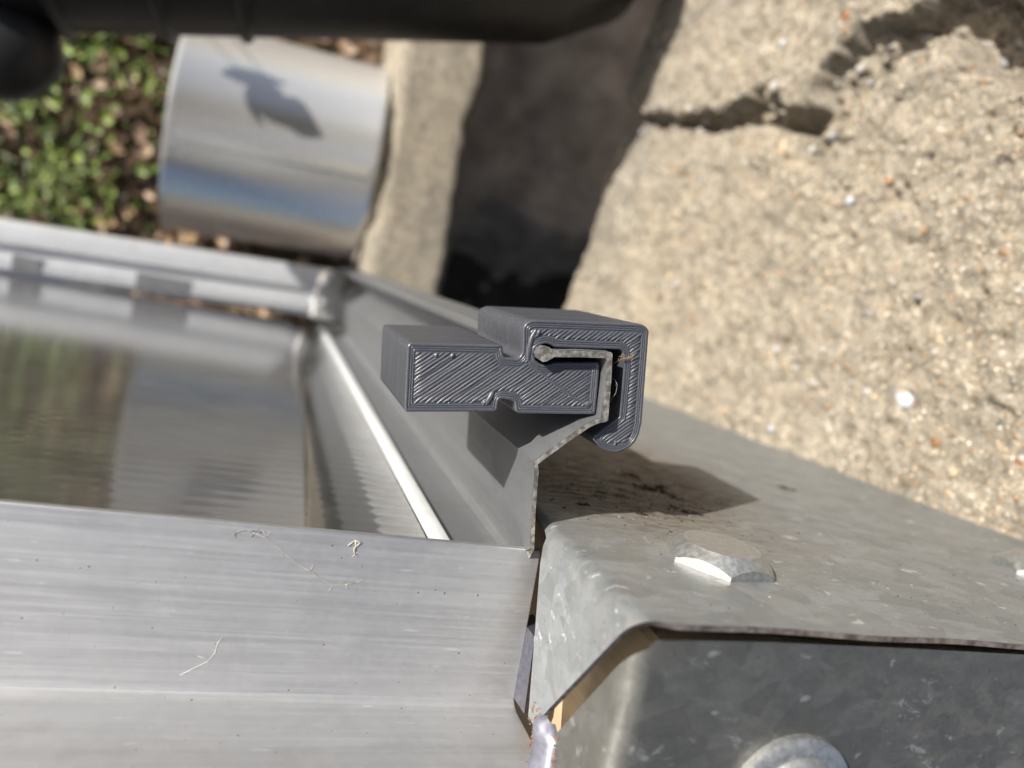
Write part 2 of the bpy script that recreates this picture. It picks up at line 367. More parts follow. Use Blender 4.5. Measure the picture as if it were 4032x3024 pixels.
def stone_mesh(r, seed, squash=.55):
    rr = random.Random(seed); bm = bmesh.new(); bmesh.ops.create_icosphere(bm, subdivisions=1, radius=1.0)
    V = []
    sx, sy, sz = r*rr.uniform(.8, 1.3), r*rr.uniform(.65, 1.1), r*squash
    for v in bm.verts:
        k = rr.uniform(.66, 1.15); V.append((v.co.x*sz*k, v.co.y*sx*k, v.co.z*sy*k))
    F = [tuple(v.index for v in f.verts) for f in bm.faces]; bm.free(); return V, F
STONE = [mat_dull('pebble_'+k, c, tuple(min(1, x*1.35) for x in c), .5, .55, .1, .4) for k, c in
         (('white', (.29, .28, .255)), ('tan', (.33, .26, .17)), ('orange', (.24, .14, .07)), ('brown', (.17, .085, .04)), ('grey', (.19, .185, .18)), ('slate', (.07, .075, .085)), ('blue_grey', (.34, .37, .41)))]
def on_wall(d, n, out=0.0):
    h = float(wall_relief(np.array([d]), np.array([n]))[0]); return np.array([wa(d)-h-out, d, n])
# named stones seen in the photograph (d, n, radius, colour), then a scatter
stones = [(162.5, -7.7, 3.3, 6), (160.6, -9.0, 2.4, 4), (165.5, -6.0, 1.6, 4), (136, -8.3, 1.6, 5), (220, 23.7, 2.2, 2), (213.5, 103.4, 2.6, 3), (212, 99, 1.4, 2), (166, 20.3, 1.9, 4),
          (236, 66, 3.6, 1), (229, 66.5, 2.6, 0), (246, 62, 1.7, 4), (276, 46, 2.4, 0), (262, 30, 2.2, 0), (292, 40, 2.0, 1), (205, -6, 1.8, 0), (196, -9, 1.6, 0), (187, 7, 1.5, 1),
          (178, -14, 1.4, 1), (150, -16, 1.7, 3), (143, -22, 1.6, 1), (131, 4, 1.5, 2), (128, -14, 1.4, 0), (146, 33, 1.6, 2), (153, 44, 1.5, 0), (139, 22, 1.2, 3), (171, 38, 1.5, 2), (186, 52, 1.6, 2), (183, 61, 1.3, 0), (199, 47, 1.8, 6), (240, 12, 1.8, 0), (258, 3, 2.0, 2)]
for k in range(268):
    d = 80 + 265*random.random()**.9; n = random.uniform(-30, 118); stones.append((d, n, random.choice((.8, .9, 1.0, 1.2, 1.5, 1.9)), random.choices(range(7), (6, 5, 1.6, 1.6, 4, 1.4, 2))[0]))
protos = {}
for k, (d, n, r, c) in enumerate(stones):
    v, f = stone_mesh(r, k % 13, .42); p = on_wall(d, n, -.12*r)
    if (k % 13, r, c) in protos:
        o = bpy.data.objects.new('pebble', protos[(k % 13, r, c)]); COL.objects.link(o); o.parent = wall
    else:
        o = build('pebble', [(x+wa(378), y+378, z) for x, y, z in v], f, STONE[c], wall, smooth=True); protos[(k % 13, r, c)] = o.data
    o.location = W(*p) - wall.location
for k in range(74):
    d = random.uniform(150, 236) if k < 30 else (random.uniform(150, 195) if k < 46 else random.uniform(236, 352))
    cn = np.interp(d, [c_[0] for c_ in CRACK][::-1], [c_[1] for c_ in CRACK][::-1]); n = cn + random.gauss(0, 4.0); r = random.choice((1.2, 1.7, 2.4))
    v, f = stone_mesh(r, k % 13, .8); p = on_wall(d, n, .2*r)
    o = build('rubble_stone', [(x+wa(378), y+378, z) for x, y, z in v], f, random.choice((STONE[0], STONE[1], STONE[4], MAT_WALL, MAT_WALL)), wall, smooth=True); o.location = W(*p)-wall.location
# coarse sand grains standing out of the worn face: too small to tell apart singly
V, F = [], []
tet = np.array([(1, 1, 1), (-1, -1, 1), (-1, 1, -1), (1, -1, -1)])/1.7
dd = 76 + 250*RNG.random(15000)**1.2; gn = RNG.uniform(-32, 125, 15000); hh = wall_relief(dd, gn)
for i in range(15000):
    r = RNG.choice((.25, .34, .45, .7)); q = tet@np.linalg.qr(RNG.normal(size=(3, 3)))[0]*r*np.array([.8, 1, 1]); b = len(V)
    V += (q+np.array([wa(dd[i])-hh[i], dd[i], gn[i]])).tolist(); F += [(b, b+1, b+2), (b, b+3, b+1), (b, b+2, b+3), (b+1, b+3, b+2)]
mg = M('sand_grain'); gi = mg.n('ShaderNodeNewGeometry')
mg.set(base=mg.ramp(gi.outputs['Random Per Island'], [(0, (.50, .44, .34)), (.25, (.38, .29, .19)), (.45, (.24, .17, .10)), (.6, (.58, .53, .44)), (.8, (.15, .13, .11)), (.9, (.42, .22, .09))], 'CONSTANT'), rough=.7)
tag(build('sand_grains', V, F, mg.m, wall, raw=True), kind='stuff')

# ---------------------------------------------------------------- plants, litter on the soil
def leaf_cards(n, region, size, mat, seed, lift=(2, 26), name='weeds', label=None, cat=None, clump=False):
    r = random.Random(seed); V, F = [], []
    cl = [(r.uniform(region[0], region[1]), r.uniform(region[2], region[3]), r.uniform(6, 26)) for _ in range(26)]
    for k in range(n):
        a = r.uniform(region[0], region[1]); nn_ = r.uniform(region[2], region[3]); L = r.uniform(*size); wd = L*r.uniform(.35, .6)
        if clump and r.random() < .72:
            q_ = r.choice(cl); a = q_[0]+r.gauss(0, q_[2]); nn_ = q_[1]+r.gauss(0, q_[2])
            if r.random() < .45: L *= 2.4; wd = L*.12
        d = 650 - r.uniform(*lift); yaw = r.uniform(0, 6.28); ti = r.uniform(-.7, .7); cu = r.uniform(.1, .5)
        b = len(V); ca, sa = math.cos(yaw), math.sin(yaw)
        for t, w_ in ((0, .08), (.3, .9), (.62, 1.0), (.86, .6), (1.0, .04)):
            x = (t-.5)*L; z = math.sin(ti)*x + cu*L*(t-.5)**2*2
            for s in (-1, 0, 1):
                y = s*w_*wd/2; zz = z + abs(s)*.18*wd*w_
                V.append((a+ca*x*math.cos(ti)-sa*y, d-zz, nn_+sa*x*math.cos(ti)+ca*y))
        for q in range(4):
            for s in range(2): F.append((b+q*3+s, b+q*3+s+1, b+q*3+s+4, b+q*3+s+3))
    return tag(build(name, V, F, mat, None, smooth=True, raw=True), label, cat, kind='stuff')
def mat_leaf(name, cols):
    m = M(name); g_ = m.n('ShaderNodeNewGeometry')
    m.set(base=m.ramp(g_.outputs['Random Per Island'], [(i/len(cols), c) for i, c in enumerate(cols)], 'CONSTANT'), rough=.5, spec=.4); return m.m
GREEN = mat_leaf('weed_leaf', [(.11, .17, .025), (.17, .235, .04), (.07, .11, .018), (.20, .25, .06), (.035, .06, .012), (.13, .19, .04)])
BROWN = mat_leaf('dry_leaf', [(.27, .18, .11), (.13, .08, .05), (.36, .25, .17), (.06, .04, .025), (.36, .24, .13), (.20, .135, .09)])
leaf_cards(1250, (-270, -122, -70, 150), (3, 10), GREEN, 3, (2, 38), 'weeds', 'low green weeds covering the soil beside the panel', 'weeds', True)
leaf_cards(180, (-170, -85, -60, 140), (3, 11), GREEN, 4, (0, 14), 'sparse_weeds', 'sparse green leaves among brown litter', 'weeds')
leaf_cards(800, (-260, 66, -120, 170), (6, 18), BROWN, 5, (0, 22), 'leaf_litter', 'dry brown leaf litter lying under the metal cylinder', 'litter')
SHADOW_LEAVES = (((-130, 440, 153), 24, 22, -.8), ((-138, 446, 163), 26, 14, .9), ((-122, 450, 142), 26, 17, -1.3), ((-96, 452, 139), 24, 19, -.3), ((-108, 450, 146), 18, 9, .2))
def added_shadow_plant():  # unseen plant, added to cast a shadow on the cylinder
    t = thing('added_shadow_weed', W(-150, 648, 190), 'unseen leafy weed added behind the black pipe to shadow the cylinder', 'weed')
    stems = [[(-150, 650, 190), (-152, 570, 186), (-148, 500, 174), (-131, 444, 154)], [(-150, 650, 190), (-146, 560, 188), (-126, 490, 172), (-98, 452, 141)]]
    for s in stems: v, f = tube(s, [1.3, .9, .5, .35], 6); build('stem', v, f, GREEN, t, smooth=True)
    for (c, L, wd, ang) in SHADOW_LEAVES:
        V, F = [], []; ca, sa = math.cos(ang), math.sin(ang)
        for q in range(7):
            x = (q/6-.5)*L; w_ = math.sin(math.pi*(q/6)**.8)*wd/2+.3
            for s in (-1, 0, 1):
                y = s*w_; V.append((c[0]+ca*x*.8-sa*y*.75, c[1]-.25*x+abs(s)*1.5+.3*y, c[2]+sa*x+ca*y))
        F = [(q*3+s, q*3+s+1, q*3+s+4, q*3+s+3) for q in range(6) for s in range(2)]
        build('leaf', V, F, GREEN, t, smooth=True)
added_shadow_plant()

# ---------------------------------------------------------------- metal cylinder lying on the soil
cyl = thing('metal_cylinder', W(0, 648, 66), 'shiny silver metal cylinder lying on brown soil by the kerb', 'cylinder')
def cyl_shell(a0, a1, r0, dc, nc, wall_t=.8, seg=128, slope=.05):
    V, F = [], []
    rows = [(a0, r0-wall_t), (a0, r0), (a0+1, r0+.35), (a0+3, r0+.35), (a0+4, r0), (a1-4, r0), (a1-3, r0+.3), (a1-1, r0+.3), (a1, r0), (a1, r0-wall_t), (a1-6, r0-wall_t), (a0+6, r0-wall_t)]
    for a, r in rows:
        for j in range(seg):
            th = 2*math.pi*j/seg; V.append((a, dc+r*math.cos(th)+.15*a, nc+r*math.sin(th)+slope*a))
    k = len(rows)
    for i in range(k):
        for j in range(seg): F.append((i*seg+j, i*seg+(j+1) % seg, ((i+1) % k)*seg+(j+1) % seg, ((i+1) % k)*seg+j))
    return V, F
CR, CD, CN = 68.0, 580.0, 66.0
V, F = cyl_shell(-70, 55.5, CR, CD, CN)
MAT_CYL = M('bright_sheet_metal'); co = MAT_CYL.coord((20, 900, 900)); nz = MAT_CYL.noise(co, 1, 3)
MAT_CYL.set(base=(.64, .64, .63), metal=.62, rough=MAT_CYL.ramp(nz, [(.3, .20), (.7, .28)]))
build('shell', V, F, MAT_CYL.m, cyl, autosmooth=35)
V, F = extr([(-66, CD-CR-.2, CN-21), (-66, CD-CR-.2, CN-12), (-66, CD-CR-1.3, CN-12), (-66, CD-CR-1.3, CN-21)], (124, 0, 12.4))
# lap seam: a thin strip that follows the shell
sv, sf = [], []
for th0, th1, rr_ in ((math.radians(186), math.radians(193), CR+.6),):
    k = 6
    for a in (-65, 51):
        for q in range(k+1):
            th = th0+(th1-th0)*q/k; sv.append((a, CD+rr_*math.cos(th)+.15*a, CN-rr_*math.sin(th)*-1+.05*a))
    sf += [(q, q+1, k+1+q+1, k+1+q) for q in range(k)]
build('lap_seam', sv, sf, MAT_CYL.m, cyl, smooth=True)

# ---------------------------------------------------------------- black ribbed pipe and knob in front of the weeds
MAT_BLACK = mat_dull('black_rubber', (.006, .006, .007), (.014, .013, .013), .08, .45, .3, .4)
pipe = thing('ribbed_pipe', W(111, 700, 250), 'black ribbed pipe running across above the silver cylinder', 'pipe')
def pipe_path():
    pts = []; R = 46.0
    for t in np.linspace(0, 1, 60):
        a = -131 + 221*t; pts.append((a, 334.0, 79 + R + .262*(a+20)))
    # the elbow at the end turns up and away
    a0, d0, n0 = pts[-1]
    for t in np.linspace(.12, 1.0, 8):
        pts.append((a0+20*math.sin(t*1.4), d0+70*(t**1.6), n0+75*t))
    pts += [(a0+21, d0+110, n0+92), (a0+21, d0+160, n0+98), (a0+21, 800, n0+99)]
    return pts
pp = pipe_path(); v, f = tube(pp, [38.0, 44.0]+[46.0]*58+[45, 44, 42, 40, 38, 37, 36, 36, 36, 36, 36], 40); build('tube', v, f, MAT_BLACK, pipe, smooth=True)
for a in (-96, -62, -34):
    c = np.array((a, 334.0, 79+46+.262*(a+20))); ax = np.array([1, 0, .262]); ax /= np.linalg.norm(ax)
    u = np.cross(ax, [0, 1, 0]); u /= np.linalg.norm(u); w_ = np.cross(ax, u); V, F = [], []
    prof = [(-3.2, 45.5), (-2, 47.6), (0, 48.6), (2, 47.6), (3.2, 45.5)]; sg = 40
    for x, r in prof:
        for j in range(sg): th = 2*math.pi*j/sg; V.append(c+ax*x+r*(math.cos(th)*u+math.sin(th)*w_))
    F = [(i*sg+j, i*sg+(j+1) % sg, (i+1)*sg+(j+1) % sg, (i+1)*sg+j) for i in range(4) for j in range(sg)]
    build('rib', V, F, MAT_BLACK, pipe, smooth=True)
knob = thing('pipe_knob', W(-108, 360, 52), 'round black knob hanging under the ribbed pipe at its left', 'knob')
V, F = [], []; sg = 28; kc = np.array([-103.0, 330.0, 49.0])
for q in range(13):
    ph = math.pi*q/12; r = 19*math.sin(ph)**.8; z = -16*math.cos(ph)
    for j in range(sg): th = 2*math.pi*j/sg; V.append((kc[0]+r*1.12*math.cos(th), kc[1]+z, kc[2]+r*math.sin(th)))
F = [(i*sg+j, i*sg+(j+1) % sg, (i+1)*sg+(j+1) % sg, (i+1)*sg+j) for i in range(12) for j in range(sg)]
build('cap', V, F, MAT_BLACK, knob, smooth=True)
v, f = tube([(-107, 334, 66), (-107, 334, 90)], [8, 9], 16); build('shaft', v, f, MAT_BLACK, knob, smooth=True)

# ---------------------------------------------------------------- glazed panel: aluminium rails round a polycarbonate sheet
panel = thing('greenhouse_panel', W(-30, 455, -40), 'aluminium framed greenhouse panel glazed with fluted polycarbonate sheet', 'panel')
NP = -39.5
BALL = (37.01, -7.43)
RAIL_OUT = [(37.99, -6.78), (42.34, -6.0), (46.55, -5.52), (46.86, -5.69), (47.53, -9.07), (48.41, -15.13), (48.28, -15.32), (47.1, -15.74), (45.79, -16.6), (43.04, -19.18), (39.25, -22.80), (39.62, -23.83), (40.4, -29.61), (41.36, -35.12), (42.1, -39.5), (42.4, -43.5)]
RAIL_IN = [(20, -43.5), (20, -42.4), (27.5, -42.4), (28.5, -40.6), (33.5, -40.2), (38.2, -39.9), (40.3, -39.3), (41.1, -38.2), (41.0, -37.2), (40.76, -35.18), (39.81, -29.67), (39.03, -23.9), (38.55, -22.5), (42.7, -18.45), (45.3, -15.95), (47.25, -14.95), (46.78, -9.68), (46.3, -6.75), (45.9, -6.45), (42.59, -6.88), (38.32, -7.62)]
ball = [(BALL[0]+1.10*math.cos(t), BALL[1]+1.08*math.sin(t)) for t in [math.radians(x) for x in (335, 300, 265, 225, 190, 150, 110, 75, 45, 20)]]
RAIL = RAIL_OUT + RAIL_IN + ball[0:]
D_END = 98.4
# the sawn end is its own slightly uneven cap
k = len(RAIL)
V, F = prism(RAIL, D_END+.06, 455.0); k2 = len(RAIL)
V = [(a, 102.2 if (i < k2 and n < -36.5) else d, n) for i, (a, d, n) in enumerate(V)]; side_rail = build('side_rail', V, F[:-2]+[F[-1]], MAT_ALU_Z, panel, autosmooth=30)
cut = build('sawn_end', [(a+random.uniform(-.05, .05), (102.15 if n < -36.5 else D_END)+random.uniform(-.03, .05), n+random.uniform(-.05, .05)) for a, n in RAIL], [tuple(range(k))], MAT_CUT, side_rail)
for ln in (0,):
    bm = bmesh.new(); bm.from_mesh(cut.data); bmesh.ops.triangulate(bm, faces=bm.faces); bm.to_mesh(cut.data); bm.free()
# white strip along the rail, its colour standing in for soft glare
V, F = prism([(29.2, -40.5), (29.5, -39.5), (30.8, -39.0), (32.4, -39.3), (32.9, -40.3)], 101.5, 430)
build('glare_strip', V, F, mat_dull('white_glare_strip', (.52, .54, .56), (.60, .62, .64), .2, .45, .05, .5), panel, autosmooth=50)
# front rail: an L whose ledge faces up and whose lip faces out
def fillet_L(th):
    A0 = [(100.3, -35.95), (99.2, -56.6)]; pts = [(100.4, -36.0)]
    pts += [(98.9, -57.4), (98.6, -58.4), (97.8, -59.0), (96.6, -59.3)] + [(40.0, -60.0)]
    out = [(40.0, -60.0-th), (99.2, -60.4-th*.6), (100.6, -59.6)] + [(101.5, -36.0)]
    return pts + out
prof = fillet_L(1.2)
V, F = extr([(-150.0, d, n) for d, n in prof], (150+43.4, 0, 0))
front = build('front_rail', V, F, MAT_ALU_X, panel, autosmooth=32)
bv = front.modifiers.new('edge', 'BEVEL'); bv.width = .00018; bv.segments = 2; bv.limit_method = 'ANGLE'; bv.angle_limit = math.radians(50)
# dark inner web of the front rail, seen in the gap at its sawn end
V, F = extr([(43.5, 96.5, -47.5), (43.5, 94.5, -58.2), (45.6, 95.5, -58.2), (46.2, 98, -47.5)], (-.4, 6, 0))
build('end_gusset', V, F, mat_shade_metal('dark_burnt_metal', (.12, .12, .15), .42, .7, .08), panel)
# far rail
def far(a): return (427+22*(a+122)/152.0, -40.2+4.6*(a+122)/152.0)
FS = .90
fr = [(0, 0), (0, 3), (-3.2, 3.2), (-3.2, 8.5), (-1.2, 9.0), (-1.2, 15.5), (-4.0, 16.0), (-4.0, 24.5), (-2.6, 27.5), (2.0, 28.2), (9.0, 28.0), (9.0, 26.8), (1.5, 26.8), (1.5, 0)]
d0, n0 = far(-230); d1, n1 = far(30)
V = [(-230, d0+x*FS, n0+y*FS) for x, y in fr] + [(30, d1+x*FS, n1+y*1.08*FS) for x, y in fr]; k = len(fr)
F = [(i, (i+1) % k, k+(i+1) % k, k+i) for i in range(k)] + [tuple(range(k))[::-1], tuple(range(k, 2*k))]
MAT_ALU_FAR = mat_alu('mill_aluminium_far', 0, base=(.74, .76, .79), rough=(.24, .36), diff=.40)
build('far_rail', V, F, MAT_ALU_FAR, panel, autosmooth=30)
MAT_DARK_BLOCK = mat_dull('dark_grey_block', (.12, .125, .14), (.17, .175, .19), .3, .6, .1)  # dark grey blocks on the face of the far rail
for a0, a1 in ((-116, -104), (-63, -38)):
    x0, y0 = far(a0); x1, y1 = far(a1)
    V = [(a0, x0-3.4, y0+3), (a0, x0-3.4, y0+10.5), (a0, x0-1.0, y0+10.5), (a0, x0-1, y0+3), (a1, x1-3.4, y1+3), (a1, x1-3.4, y1+9.5), (a1, x1-1, y1+9.5), (a1, x1-1, y1+3)]
    F = [(0, 1, 5, 4), (1, 2, 6, 5), (2, 3, 7, 6), (3, 0, 4, 7), (0, 3, 2, 1), (4, 5, 6, 7)]
    build('dark_block', V, F, MAT_DARK_BLOCK, panel)
# corner where far rail and side rail meet: cast bracket with two screw bosses
MAT_CAST = mat_shade_metal('cast_corner', (.82, .82, .81), .3, .6)
V, F = extr([(25, 444, -37), (40, 447, -37), (41, 447, -11), (33, 444, -7.5), (28, 444, -9), (25, 444, -16)], (0, 9, 0))
corner = build('corner_bracket', V, F, MAT_CAST, panel)
bv = corner.modifiers.new('edge', 'BEVEL'); bv.width = .0022; bv.segments = 3
for a, n in ((31, -14), (32, -27)):
    V, F = [], []; sg = 20
    for r, dz in ((3.4, 0), (3.4, -.8), (2.6, -1.6), (0.01, -1.9)):
        for j in range(sg): th = 2*math.pi*j/sg; V.append((a+r*math.cos(th), 444+dz, n+r*math.sin(th)))
    F = [(i*sg+j, i*sg+(j+1) % sg, (i+1)*sg+(j+1) % sg, (i+1)*sg+j) for i in range(3) for j in range(sg)]
    build('screw_boss', V, F, MAT_CAST, panel, autosmooth=40)
# fluted polycarbonate sheet: two skins with a rib every 4.3 mm between them
def mat_poly():
    m = M('polycarbonate'); co = m.coord((9, 1000, 420)); nz = m.noise(co, .6, 3, .6); co2 = m.coord(); d_ = m.noise(co2, .08, 5, .6)
    m.set(base=m.ramp(d_, [(.4, (.11, .107, .10)), (.65, (.15, .146, .138))]), trans=.5, ior=1.58, coat=.8, rough=m.ramp(d_, [(.35, .12), (.7, .20)]), normal=m.bump(nz, .03, .5)); m.b.inputs['Coat Roughness'].default_value = .07; return m.m
MAT_POLY = mat_poly()
PITCH = 4.3; per = 10; cnt = int((436-103)/PITCH)
dd = np.linspace(103, 103+cnt*PITCH, cnt*per+1); ph = (dd-103)/PITCH
bow = .0065*np.cos(2*math.pi*ph)
aa = np.array([-230, -120, -60, -20, 10, 28.8])
P = np.stack([np.repeat(aa[:, None], len(dd), 1), np.repeat(dd[None], len(aa), 0), np.repeat((NP+bow)[None], len(aa), 0)], -1)
P2 = P.copy(); P2[..., 2] -= .45
V, F = join(gridmesh(P, len(aa), len(dd)), gridmesh(P2, len(aa), len(dd)))
k = len(aa)*len(dd); Lr = len(dd)
F += [(j, j+1, k+j+1, k+j) for j in range(Lr-1)] + [((len(aa)-1)*Lr+j, (len(aa)-1)*Lr+j+1, k+(len(aa)-1)*Lr+j+1, k+(len(aa)-1)*Lr+j) for j in range(Lr-1)]
F += [(i*Lr, (i+1)*Lr, k+(i+1)*Lr, k+i*Lr) for i in range(len(aa)-1)] + [(i*Lr+Lr-1, (i+1)*Lr+Lr-1, k+(i+1)*Lr+Lr-1, k+i*Lr+Lr-1) for i in range(len(aa)-1)]
sheet = build('polycarbonate_sheet', V, F, MAT_POLY, panel, smooth=True)
V, F = extr([(-230, 103, -49.5), (-230, 436, -49.5), (-230, 436, -50.0), (-230, 103, -50.0)], (258, 0, 0))
build('back_skin', V, F, mat_dull('smoky_back_skin', (.04, .037, .032), (.06, .055, .05), .03, .35, .05, .5), sheet)
MAT_RIB = mat_dull('polycarbonate_rib', (.075, .072, .068), (.10, .095, .09), .05, .3, .05, .5)
rib0 = None
for i in range(cnt+1):
    dq = 103+i*PITCH
    if rib0 is None:
        V, F = extr([(-230, dq-.25, -40.2), (-230, dq+.25, -40.2), (-230, dq+.25, -49.4), (-230, dq-.25, -49.4)], (258, 0, 0))
        rib0 = build('flute_rib', V, F, MAT_RIB, sheet)
    else:
        o = rib0.copy(); COL.objects.link(o); o.location = (0, 0, -(dq-103)/1000.0)

# ---------------------------------------------------------------- galvanised steel box corner
steel = thing('galvanised_bracket', W(90, 360, -60), 'weathered galvanised steel box section with mitred corner and bolts', 'bracket')
NT = -31.75; EF = 42.3; TH = .75
def bend(a0, n0, r, k=8):
    """outer arc from the flange plane a = a0 to the top plane n = n0"""
    return [(a0+r-r*math.cos(t), n0-r+r*math.sin(t)) for t in np.linspace(0, math.pi/2, k)]
# top plate with its folded flange: columns run along d, the flange's free edge follows the mitre
r_b = 2.7
arc = bend(EF, NT, r_b, 10); arcin = bend(EF+TH, NT-TH, r_b-TH, 10)
def top_front(a):            # slightly wavy sheared front edge
    return 69.6 + .25*math.sin(a*.23) + .002*(a-42)
cols = [('arc', i) for i in range(10)] + [('flat', a) for a in np.linspace(47.5, 60, 8)] + [('flat', a) for a in np.linspace(63, 176, 40)]
V, F = [], []
ds = np.concatenate([np.linspace(0, 1, 26)**1.6])
def plate(outer):
    pts = []
    # flange rows first, from its free tip up to the arc
    fl = []
    for s in np.linspace(0, 1, 10)[:-1]:
        n_ = -56.0+(-31.75-r_b+56.0)*s; fl.append(n_)
    off = 0 if outer else TH
    for n_ in fl:
        lo = 69.6 + (n_+31.75)*(88.2-69.6)/(-55.9+31.75)
        if n_ < -53.5: lo = 69.6 + (-53.5+31.75)*(88.2-69.6)/(-55.9+31.75) + (-53.5-n_)*.4
        hi = 97.6 - max(0, (-36-n_))*.36
        for t in ds: pts.append((EF+off, lo+(max(hi, lo+.6)-lo)*t, n_))
    ar = arc if outer else arcin
    for i, (a, n_) in enumerate(ar):
        lo = 69.6 + max(0, (NT-n_))*.77; hi = 97.6 + (262*((i/9.0)**6))
        for t in ds: pts.append((a, lo+(hi-lo)*t, n_))
    for kind, a in cols[10:]:
        for t in ds: pts.append((a, top_front(a)+(360-top_front(a))*t, NT-(0 if outer else TH)+.0))
    return pts
Po, Pi = plate(True), plate(False); nv = len(ds); nu = len(Po)//nv
V, F = join(gridmesh(np.array(Po), nu, nv), gridmesh(np.array(Pi), nu, nv)); k = nu*nv
edge_faces = [(i*nv, (i+1)*nv, k+(i+1)*nv, k+i*nv) for i in range(nu-1)] + [(j, j+1, k+j+1, k+j) for j in range(nv-1)] + [(i*nv+nv-1, (i+1)*nv+nv-1, k+(i+1)*nv+nv-1, k+i*nv+nv-1) for i in range(nu-1)]
F += edge_faces
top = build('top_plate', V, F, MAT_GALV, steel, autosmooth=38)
top.data.materials.append(MAT_RUST)
for i in range(len(F)-len(edge_faces), len(F)): top.data.polygons[i].material_index = 1
# front plate: faces up at the lens, with its own flange folded down the side
def fplate(off):
    pts = []; r = 3.0
    rows = np.linspace(0, 1, 14)
    col = []
    # (a, d, mitre?) from the flange's rear edge round the bend and along the plate
    for dq in (90.0, 86, 82, 78, 75.5, 73, 72): col.append((EF+.2+off, dq))
    for t in np.linspace(0, math.pi/2, 9): rr_ = r-off; col.append((EF+.2+r-rr_*math.cos(t), 68.4+r-rr_*math.sin(t)))
    for a in (47.6, 48.5, 50, 53, 60, 80, 110, 140, 176): col.append((a, 68.4+off))
    for (a, dq) in col:
        base = -32.62 - .75*math.exp(-max(0, a-46)/11)
        topn = base if dq < 68.6 else min(base, -33.0-(dq-67.6)*1.41)
        for s in rows: pts.append((a, dq, topn+(-95-topn)*s))
    return pts, len(rows), len(col)
(Po, nv, nu), (Pi, _, _) = fplate(0), fplate(TH)
V, F = join(gridmesh(np.array(Po), nu, nv), gridmesh(np.array(Pi), nu, nv)); k = nu*nv
ef = [(i*nv, (i+1)*nv, k+(i+1)*nv, k+i*nv) for i in range(nu-1)] + [(j, j+1, k+j+1, k+j) for j in range(nv-1)]
F += ef
fp = build('front_plate', V, F, MAT_GALV_DARK_REFL, steel, autosmooth=38)
# hexagon bolts
def hexbolt(c, u, w_, up, af=13.8, h=2.7, rtop=5.5, tan=.85):
    c, u, w_, up = [np.array(x, float) for x in (c, u, w_, up)]; sg = 72; rows = [[], [], [], []]
    for j in range(sg):
        th = 2*math.pi*j/sg; lo = ((math.degrees(th)+30) % 60)-30; rh = (af/2)/math.cos(math.radians(lo)); z = h-(rh-rtop)*tan*1.0
        for row, r, zz in ((0, rh, -1.0), (1, rh, z-.02), (2, rtop, h), (3, rtop-1.2, h-.05)): rows[row].append(c+r*(math.cos(th)*u+math.sin(th)*w_)+up*zz)
    V = [p for row in rows for p in row]; F = [(i*sg+j, i*sg+(j+1) % sg, (i+1)*sg+(j+1) % sg, (i+1)*sg+j) for i in range(3) for j in range(sg)] + [tuple(range(3*sg, 4*sg))]
    return V, F
ang = math.radians(9.5)
u = np.array([math.sin(-ang), math.cos(ang), 0]); w_ = np.array([math.cos(ang), math.sin(ang), 0])
for c in ((66.2, 90.4, NT), (143.6, 100.5, NT)):
    V, F = hexbolt(c, u, w_, (0, 0, 1)); build('bolt', V, F, MAT_BOLT, steel, autosmooth=22)
# domed bolt on the front plate
V, F = [], []; sg = 48; c = np.array([67.2, 68.4, -52.4])
prof = [(8.4, .2), (8.4, -1.0), (7.6, -1.5), (6.3, -1.6), (6.1, -2.2), (5.2, -3.4), (3.4, -4.4), (1.6, -4.8), (.01, -4.9)]
for r, z in prof:
    for j in range(sg): th = 2*math.pi*j/sg; V.append((c[0]+r*math.cos(th), c[1]+z, c[2]+r*math.sin(th)))
F = [(i*sg+j, i*sg+(j+1) % sg, (i+1)*sg+(j+1) % sg, (i+1)*sg+j) for i in range(len(prof)-1) for j in range(sg)]
tag(build('domed_bolt', V, F, MAT_BOLT, steel, autosmooth=40), 'domed bolt head with washer')
# weld: a run of fused beads down the corner
MAT_WELD = mat_shade_metal('heat_tinted_weld', (.22, .225, .28), .42, .7, .05)
V, F = [], []; sg = 20; rows = 26
for i in range(rows):
    s = i/(rows-1); n_ = -52.6-16*s; dc = 84.2-1.2*s+.25*math.sin(s*13)
    rad = 3.4*min(1, (s*9+.08)**.5)*(1+.05*math.sin(s*17))
    for j in range(sg):
        th = math.pi*j/(sg-1)*1.0; V.append((EF+.6-1.9*math.sin(th)*(rad/3.4)**.8, dc+rad*math.cos(th), n_))
F = [(i*sg+j, i*sg+j+1, (i+1)*sg+j+1, (i+1)*sg+j) for i in range(rows-1) for j in range(sg-1)]
tag(build('weld_bead', V, F, MAT_WELD, steel, smooth=True), 'blue tinted weld bead with rusty edges')
# rust crumbs along the weld and mitre tip
V, F = [], []
for i in range(160):
    s = random.random(); side = random.choice((-1, 1)); p = np.array([EF-.15, 84.2-1.2*s+side*random.gauss(3.5, .35), -52.6-16*s]) if random.random() < .75 else np.array([EF-.1, random.uniform(84, 90), random.uniform(-56.5, -53)])
    r = random.uniform(.08, .28); q = tet@np.linalg.qr(RNG.normal(size=(3, 3)))[0]*r; b = len(V); V += (q+p).tolist(); F += [(b, b+1, b+2), (b, b+3, b+1), (b, b+2, b+3), (b+1, b+3, b+2)]
tag(build('rust_crumbs', V, F, mat_dull('rust', (.12, .05, .025), (.28, .13, .07), 1.5, .9, .1), steel, raw=True), kind='stuff')
